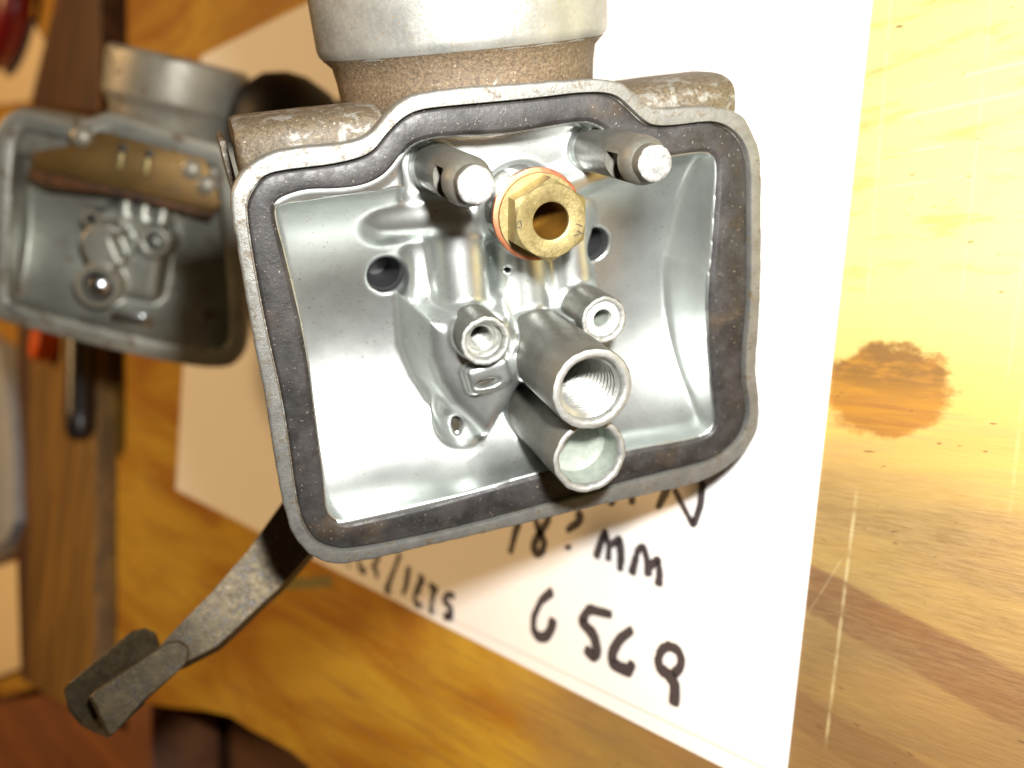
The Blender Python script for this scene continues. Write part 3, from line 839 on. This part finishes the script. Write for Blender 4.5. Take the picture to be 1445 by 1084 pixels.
# needle valve seat: brass hexagon on a copper washer
seat = thing_part = None
def hex_part(name, c_, rc, z0, z1, hole, parent, rot=0.0):
    vs, fs = [], []
    segs = 72
    def hexr(a):
        a = (a - rot) % (math.pi / 3)
        return rc * math.cos(math.pi / 6) / math.cos(a - math.pi / 6)
    rows = []
    def row(rf, zf):
        b = len(vs)
        for i in range(segs):
            a = rot + 2 * math.pi * i / segs
            r = rf(a); vs.append((c_[0] + r * math.cos(a), c_[1] + r * math.sin(a), zf(a, r)))
        rows.append(b)
    ci = rc * math.cos(math.pi / 6)
    def corner_drop(a, r): return max(0.0, (r - ci) * 0.55)
    row(lambda a: hexr(a), lambda a, r: z0 + 0.5 * corner_drop(a, r))
    row(lambda a: hexr(a), lambda a, r: z1 - 0.10 - corner_drop(a, r))
    row(lambda a: min(hexr(a), ci * 1.0) - 0.05, lambda a, r: z1)
    row(lambda a: hole + 0.25, lambda a, r: z1 + 0.01)
    row(lambda a: hole + 0.06, lambda a, r: z1 - 0.06)
    row(lambda a: hole, lambda a, r: z1 - 0.22)
    row(lambda a: hole + 0.35, lambda a, r: z1 - 0.5)
    for a, b in zip(rows[:-1], rows[1:]):
        for i in range(segs):
            j = (i + 1) % segs
            fs.append((a + i, a + j, b + j, b + i))
    return from_data(name, vs, fs, 'brass', parent, 22)
seat = hex_part('needle_seat', (2.0, 10.9), 3.72, 0.75, 3.0, 1.62, carb, rot=R(24))
lathe('sealing_washer', [(2.6, 0.45), (3.9, 0.45), (4.12, 0.36), (4.16, 0.1), (4.12, -0.2), (3.9, -0.32), (2.6, -0.32)], 'copper', seat, (1.68, 11.1, 0), segs=72, wob=0.02)
lathe('seat_collar', [(3.70, 0.40), (3.78, 0.48), (3.74, 0.74), (2.5, 0.78)], 'brass', seat, (1.75, 11.05, 0), segs=64)
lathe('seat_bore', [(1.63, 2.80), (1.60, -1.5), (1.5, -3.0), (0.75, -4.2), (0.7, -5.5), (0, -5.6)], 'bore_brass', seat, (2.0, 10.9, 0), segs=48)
lathe('seat_boss', [(3.86, -5.0), (3.84, -0.5), (3.7, -0.34), (2.6, -0.33)], 'zinc_tube', carb, (1.70, 11.1, 0), segs=64, wob=0.02)
for a0, a1 in (((4.25, 10.35), (4.95, 9.95)), ((4.3, 9.75), (4.9, 9.3)), ((3.95, 9.3), (4.6, 9.45)), ((-0.85, 11.4), (-1.2, 11.0)), ((-0.75, 10.7), (-1.25, 10.85)), ((-0.8, 11.4), (-0.7, 10.75))):
    vs, fs = ribbon_mesh([[a0, a1]], 0.07, 3.016)
    from_data('scribe_mark', vs, fs, 'dark_slot', seat)

# body behind the flange
loops = []
base_loop = lo_out
for off, z in ((-1.2, -2.05), (-2.0, -2.6), (-2.2, -4.5), (-2.6, -9.0), (-3.2, -13.5), (-5.0, -16.0), (-20, -16.2)):
    q = offset_loop(base_loop, 0.0) * (1 + off / 22.0)
    loops.append((q, z))
loops_solid('bowl_back', loops, 'zinc_dirty', carb, cap=False)
# shoulder bar across the top, rounded like a barrel
def shoulder(x0, x1, yc, zc, r, nm, mat, ry=0.42):
    vs, fs = [], []
    n = 40
    stations = [(x0, 0.0), (x0 * .998 + x1 * .002, r - 0.5), (x0 * .96 + x1 * .04, r), (x0 * .5 + x1 * .5, r), (x1 * .98 + x0 * .02, r - 0.25), (x1 * .999 + x0 * .001, r - 1.0), (x1, 0.0)]
    for x, rr in stations:
        for i in range(n):
            a = 2 * math.pi * i / n
            c0, s0 = math.cos(a), math.sin(a)
            sq = (abs(c0) ** 3.2 + abs(s0) ** 3.2) ** (-1 / 3.2)
            vs.append((x, yc + rr * sq * c0 * ry, zc + rr * sq * s0))
    for k_ in range(len(stations) - 1):
        for i in range(n):
            j = (i + 1) % n
            fs.append((k_ * n + i, k_ * n + j, (k_ + 1) * n + j, (k_ + 1) * n + i))
    return from_data(nm, vs, fs, mat, carb, 50)
shoulder(-22.8, -10.2, 19.2, -8.3, 6.2, 'shoulder_block', 'zinc_dirty')
shoulder(23.3, 12.2, 18.4, -8.3, 6.2, 'shoulder_block', 'zinc_dirty')
lathe('intake_neck', [(9.0, 0.6), (11.9, 0.6), (12.2, 1.4), (12.35, 3.2), (12.6, 4.6), (13.4, 5.4)], 'neck_grime', carb, (0, 20.0, -13.0), (0, 1, 0), segs=96, wob=0.03, seed=31)
lathe('intake_bell', [(13.2, 5.2), (13.65, 5.75), (13.8, 6.3), (13.95, 12), (14.1, 24), (13.7, 24.5), (12.2, 24.5), (11.8, 12.0), (11.0, 2.0), (0, 1.8)], 'zinc_bell', carb, (0, 20.0, -13.0), (0, 1, 0), segs=96, wob=0.03, seed=33)
lathe('slide_barrel', [(0, -52.0), (11.5, -52.0), (12.6, -51.0), (12.8, -40), (11.6, -39), (11.6, -15)], 'zinc_dirty', carb, (3.0, -1.0, 0), segs=72)
prism_plate = rounded_box('edge_plate', (0.6, 5.2, 11.0), 'zinc_dirty', carb, (-23.5, 17.2, -15.0), rot=Matrix.Rotation(R(4), 3, 'Z'), bev=0.2)

# choke lever: bent strip behind the flange ending in a folded fork
LL = [[-20.84, -20.17, -26.42], [-23.65, -22.67, -25.14], [-26.18, -24.75, -23.93], [-28.97, -27.15, -22.68], [-31.5, -28.82, -21.64], [-33.8, -30.31, -20.6], [-36.46, -31.81, -19.66], [-39.25, -33.48, -18.7], [-41.31, -35.02, -18.13]]
LR = [[-18.12, -26.03, -23.35], [-21.11, -28.07, -22.29], [-23.58, -29.71, -21.24], [-26.63, -31.66, -20.24], [-29.44, -33.03, -19.4], [-31.88, -34.32, -18.48], [-34.51, -35.56, -17.63], [-38.32, -36.43, -17.27], [-41.16, -36.91, -17.34]]
FW = Vector([-0.167, -0.534, -0.829])
vs, fs = [], []
n = len(LL)
thick = 1.1
side = Vector((0.25, -0.35, 0.0))
for a, b in zip(LL[:n], LR[:n]):
    a, b = Vector(a), Vector(b)
    back = FW * thick
    vs += [a, b, b + back + side * 1.8, a + back]
for i in range(n - 1):
    for q in range(4):
        fs.append((4 * i + q, 4 * i + (q + 1) % 4, 4 * (i + 1) + (q + 1) % 4, 4 * (i + 1) + q))
fs.append((0, 1, 2, 3)); fs.append(tuple(4 * (n - 1) + q for q in (3, 2, 1, 0)))
lever = from_data('choke_lever', vs, fs, 'steel_lever', carb, 30)

def thick_plate(name, pts, mat, parent, t, round_front=0.32):
    P_ = [Vector(p) for p in pts]
    c_ = sum(P_, Vector()) / len(P_)
    vs = []
    nn = len(P_)
    for p in P_: vs.append(p + (c_ - p).normalized() * round_front)
    for p in P_: vs.append(p + FW * round_front * 0.8)
    for p in P_: vs.append(p + FW * t)
    fs = [tuple(range(nn)), tuple(range(2 * nn, 3 * nn))[::-1]]
    for k_ in range(2):
        for i in range(nn):
            j = (i + 1) % nn
            fs.append((k_ * nn + i, k_ * nn + j, (k_ + 1) * nn + j, (k_ + 1) * nn + i))
    return from_data(name, vs, fs, mat, parent, 24)
thick_plate('fork_prong', [[-47.67, -35.36, -13.7], [-47.1, -34.97, -13.91], [-38.92, -32.01, -15.29], [-37.72, -32.34, -15.37], [-36.98, -33.11, -15.08], [-37.1, -34.06, -14.74], [-37.7, -34.83, -14.39], [-42.38, -37.24, -13.12], [-46.15, -39.35, -11.71], [-46.61, -39.44, -11.8], [-46.97, -37.99, -12.47]], 'steel_lever', lever, 1.2)
thick_plate('fork_prong', [[-51.03, -36.84, -18.53], [-50.44, -36.16, -18.63], [-43.12, -32.8, -20.63], [-41.7, -32.92, -20.73], [-40.71, -33.71, -20.47], [-40.64, -35.56, -21.06], [-41.44, -37.83, -21.62], [-46.56, -41.5, -19.43], [-48.01, -42.38, -16.61], [-48.71, -41.9, -16.44], [-50.11, -40.48, -16.84], [-51.0, -38.92, -17.71]], 'steel_lever', lever, 1.2)
b4 = [Vector(p) for p in [[-46.62, -39.52, -11.66], [-42.32, -37.33, -12.96], [-46.06, -39.88, -16.92], [-49.93, -40.24, -16.22]]]
vs = b4 + [p + FW * 1.3 for p in b4]
from_data('fork_bend', vs, [(0, 1, 2, 3), (7, 6, 5, 4), (0, 4, 5, 1), (1, 5, 6, 2), (2, 6, 7, 3), (3, 7, 4, 0)], 'steel_lever', lever, 70)
lathe('lever_pivot', [(0, -3), (3.2, -3), (3.4, -2.4), (3.4, 6), (0, 6)], 'steel_lever', lever, (-17.0, -18.5, -27.0), (0.2, 0.3, 1), segs=36)

# ------------------------------------------------------------------ the second carburetor, out of focus behind
carb2 = thing('carburetor', 'stained carburetor out of focus at the left with a brown bracket across its bowl', 'carburetor', mat_from([[0.49211, 0.23809, 0.83734], [-0.0684, 0.96947, -0.23546], [-0.86784, 0.0586, 0.49337]], [-187.85, 19.08, 33.95]))
c2o = ccw(smooth_loop([[-23.0, -4.04], [-23.95, 12.47], [-22.63, 16.51], [-21.13, 18.34], [-19.32, 19.48], [-15.7, 19.28], [-12.06, 19.2], [-9.64, 19.35], [-7.31, 20.37], [-5.05, 22.0], [-1.86, 22.07], [4.95, 21.27], [11.21, 20.58], [15.03, 20.51], [17.23, 19.43], [18.94, 16.53], [21.53, 5.08], [24.54, -8.09], [25.77, -16.35], [24.25, -19.79], [21.91, -21.39], [15.3, -22.19], [2.03, -21.7], [-9.17, -20.76], [-19.38, -19.82], [-22.23, -18.6]], 0.6))
c2m = offset_loop(c2o, -1.5)
c2i = offset_loop(offset_loop(c2o, -1.7), -1.7)
ring_band('flange_rim', c2o, c2m, [(-0.3, 0.0), (0, -0.3), (0, -1.8), (-1.5, -2.3)], [(0.05, 0.0), (0, -0.2), (0, -0.8)], 'old_zinc', carb2)
ring_band('gasket_groove', offset_loop(c2m, 0.3), c2i, [(0, -0.55), (0, -1.0)], [(0.4, -0.55), (0.1, -0.7), (0, -1.5)], 'old_inside', carb2)
h = 0.42
gx = np.arange(-24, 25, h); gy = np.arange(-22, 22, h); gz = np.arange(-13, 4.2, h)
X3, Y3, Z3 = np.meshgrid(gx.astype(np.float32), gy.astype(np.float32), gz.astype(np.float32), indexing='ij')
X2, Y2 = X3[:, :, 0], Y3[:, :, 0]
sg = sd_poly(X2, Y2, [tuple(p) for p in c2i[::2]])
S = (Z3 - (-1.0 - 8.6 * np.clip(1 - ((Y2 + 1) / 17.5) ** 2, 0, 1) ** 0.6)[:, :, None]) * 0.75
S = smin(S, np.maximum(-sg[:, :, None] - 0.2, Z3 + 0.8), 0.9)
S = smin(S, sd_box(X3, Y3, Z3, (1.0, -3.5, -7.0), (6.0, 8.5, 3.2), 1.6), 1.2)
for c_, r_, zt in (((-2.9, -9.9), 4.0, 0.4), ((-2.6, -2.2), 4.3, 0.0), ((5.6, 0.1), 3.0, -1.2), ((-6.0, 2.0), 1.7, -2.5)):
    S = smin(S, sd_cyl(X3, Y3, Z3, c_, r_, -12, zt), 0.7)
for yy in (5.5, 8.2, 11.0):
    pass
for xx in (-1.0, 2.4, 5.8):
    S = smin(S, sd_capsule(X3, Y3, Z3, (xx, 9.0, -6.0), (xx, 3.5, -5.2), 1.5), 0.5)
S = smax(S, -sd_cyl(X3, Y3, Z3, (5.6, 0.1), 1.5, -8, 3), 0.2)
S = smax(S, -sd_box(X3, Y3, Z3, (0.3, -1.6, -1.0), (1.2, 2.3, 3.5), 0.5, 0.5), 0.3)
S = smax(S, -sd_cyl(X3, Y3, Z3, (-6.0, 2.0), 1.0, -8, 3), 0.2)
S = smax(S, -sd_cyl(X3, Y3, Z3, (-2.9, -9.9), 2.9, -6, 3), 0.2)
S = np.maximum(S, sg[:, :, None] - 1.2)
V, Q = surface_nets(S.astype(np.float32), (gx[0], gy[0], gz[0]), h)
np_mesh('float_chamber', V, Q, 'old_inside', carb2)
del S, X3, Y3, Z3
lathe('jet_ball', [(0, -2.4), (2.5, -1.6), (2.8, -0.6), (2.3, 0.6), (1.3, 1.35), (0, 1.6)], 'steel_ball', carb2, (-2.9, -9.9, -0.7), segs=36)
lathe('jet_collar', [(4.1, -3), (4.1, 0.3), (3.9, 0.6), (3.0, 0.6), (2.9, -1.0)], 'old_zinc', carb2, (-2.9, -9.9, 0), segs=40)
lathe('vent_collar', [(1.75, -3), (1.75, -1.9), (1.55, -1.7), (1.05, -1.7), (1.0, -3.0)], 'old_zinc', carb2, (-6.0, 2.0, 0), segs=36)
plate = [(-15.8, 12.4), (-10.5, 14.6), (-6.4, 17.0), (-5.3, 18.4), (13.4, 17.4), (16.2, 12.6), (17.3, 9.7), (16.0, 8.1), (-3.0, 9.1), (-15.9, 9.5)]
br = prism('float_bracket', plate, 1.2, 2.6, 'old_brass', carb2, bev=0.4)
for x in (-0.9, 3.7):
    rounded_box('bracket_pin', (1.0, 3.2, 1.2), 'brass', br, (x, 14.0, 3.0), bev=0.35)
    rounded_box('pin_slot', (1.5, 1.5, 0.5), 'dark_slot', br, (x + 0.1, 16.3, 2.55), bev=0.15)
prism('bracket_lip', [(-16.5, 9.6), (-3.0, 9.2), (16.0, 8.2), (15.6, 7.0), (-3, 7.6), (-13, 6.6), (-16.5, 7.6)], -2.5, 1.4, 'dark_wood', br, bev=0.4)
for x, y in ((11.5, 15.2), (14.4, 13.0), (-7.8, 16.8)):
    lathe('bracket_lug', [(0, 4.6), (1.0, 4.5), (1.7, 3.9), (1.8, 0.0)], 'old_zinc', br, (x, y, 0), segs=28)
rounded_box('loose_tab', (6.0, 1.6, 1.2), 'steel_ball', carb2, (3.2, -14.6, 0.2), rot=Matrix.Rotation(R(6), 3, 'Z'), bev=0.5)
loops = []
for f_, z in ((0.96, -2.0), (0.94, -2.6), (0.91, -8.0), (0.88, -13.0), (0.76, -15.0), (0.1, -15.2)):
    loops.append((c2o * f_, z))
loops_solid('bowl_back', loops, 'old_zinc', carb2, cap=False)
shoulder2 = rounded_box('shoulder_block', (42, 9.0, 12.0), 'old_zinc', carb2, (-0.5, 15.8, -9.0), rot=Matrix.Rotation(R(2), 3, 'Z'), bev=2.0, segs=3)
lathe('intake_neck', [(11, -1), (11.6, 0), (11.5, 4.0), (12.2, 5.5)], 'old_zinc', carb2, (3.6, 19.0, -13.0), (0, 1, 0), segs=64)
lathe('intake_bell', [(12.0, 5.3), (12.9, 6.2), (13.05, 7), (13.2, 14.2), (12.6, 15.0), (11.6, 15.0), (11.3, 6), (0, 5.6)], 'old_zinc', carb2, (3.6, 19.0, -13.0), (0, 1, 0), segs=72)
lathe('slide_barrel', [(0, -43.0), (11.5, -43.0), (12.6, -42.0), (12.6, -14)], 'old_zinc', carb2, (1.0, 0.0, 0), segs=64)

# ------------------------------------------------------------------ things round about, out of focus
b = [-173.6, 43.4, 10.1]
tag(lathe('rubber_bulb', [(0, -10.0), (6.0, -9.9), (8.8, -6.5), (10.3, -1.5), (10.2, 2.0), (9.0, 5.6), (6.4, 8.4), (3.0, 9.9), (0, 10.2)], 'rubber', None, (b[0], b[1], 10.6), segs=64),
    'round black rubber bulb half hidden between the two carburetors', 'rubber bulb')

bt = thing('wooden_batten', 'worn brown wooden batten lying upright in the picture below the stained carburetor', 'batten')
prism('board', [(-302.0, 20.0), (-259.6, -100.0), (-324.0, -110.5), (-343.5, -68.9), (-383.0, 26.0)], 0.1, 6, 'batten', bt, bev=1.6)
dbd = prism('dark_board', [[-328.4, 123.5], [-308.3, 66.7], [-402.6, 83.2], [-370.5, 135.4]], 0.1, 8, 'dark_wood', None, bev=2.0)
tag(dbd, 'dark brown stained board standing behind the bell of the stained carburetor', 'board')
tag(tube_path('marker_pen', [(-302, 26, 10.5), (-295.0, 6.5, 10.4), (-285.2, -21.5, 10.4), (-283.4, -26.6, 10.4), (-282.8, -28.3, 10.4)], [3.9, 4.0, 4.0, 3.6, 2.2], 'pen', None, segs=24),
    'black pen lying along the batten beneath the stained carburetor', 'pen')
tag(lathe('bottle_cap', [(0, 0), (5.0, 0), (5.4, 0.6), (5.2, 6.0), (4.4, 6.8), (0, 7.0)], 'orange_plastic', None, (-336, -4, 6.1), segs=36),
    'small orange cap on the batten just below the stained carburetor', 'cap')
tag(prism('batten_gap_shade', [(-384.5, 26.0), (-345.0, -68.9), (-325.0, -110.8), (-338.0, -112.8), (-364.5, -71.0), (-406.0, 26.0)], 0.1, 5, 'dark_wood', None, bev=0.8),  # added dark strip, stands in for the shaded gap beside the batten
    'narrow dark strip added as the shaded gap along the left side of the worn batten', 'batten')
gsl = prism('plastic_sleeve', [(x - 36, y - 6) for x, y in [[-431.9, 4.9], [-369.5, -1.7], [-343.5, -21.6], [-330.0, -38.3], [-318.1, -58.4], [-326.0, -66.9], [-380.8, -87.4]]], 0.1, 9, 'grey_sleeve', None, bev=4.0)
tag(gsl, 'pale grey plastic sleeve cut off by the left edge of the photo', 'sleeve')
bg = prism('cream_card', [[-462.1, -107.4], [-364.5, -79.3], [-347.4, -111.7], [-438.1, -148.2]], 0.1, 2.4, 'card', None, bev=0.3)
tag(bg, 'tan card at the left edge below the pale grey sleeve', 'card')
cd = prism('cream_card', [[-417.4, 112.0], [-428.2, 91.0], [-597.4, 112.6], [-626.8, 162.5], [-484.1, 147.7]], 0.1, 1.6, 'card', None, bev=0.3)
tag(cd, 'cream card under the red handle in the upper left corner', 'card')
rc = [[-470.1, 133.7]][0]
ring_pts = []
for i in range(40):
    a = 2 * math.pi * i / 40
    ring_pts.append((rc[0] + 26 * math.cos(a), rc[1] + 17.5 * math.sin(a), 8.5))
hd = thing('scissors', 'dark red handle loop of a pair of scissors in the upper left corner', 'scissors')
tube_path('handle', ring_pts, 6.4, 'red_plastic', hd, segs=20, closed=True)
tube_path('shank', [(rc[0] - 10, rc[1] + 17, 8.5), (rc[0] - 30, rc[1] + 40, 7.0), (rc[0] - 60, rc[1] + 75, 5.0)], [5.5, 5.0, 3.0], 'steel_lever', hd)
rbd = prism('red_brown_board', [[-487.9, -172.4], [-390.2, -138.1], [-315.0, -109.2], [-245.1, -86.6], [-231.9, -122.8], [-456.7, -222.4]], -20, -2.4, 'red_wood', None, bev=1.2)
tag(rbd, 'red brown board butting the bench edge in the lower left corner', 'board')
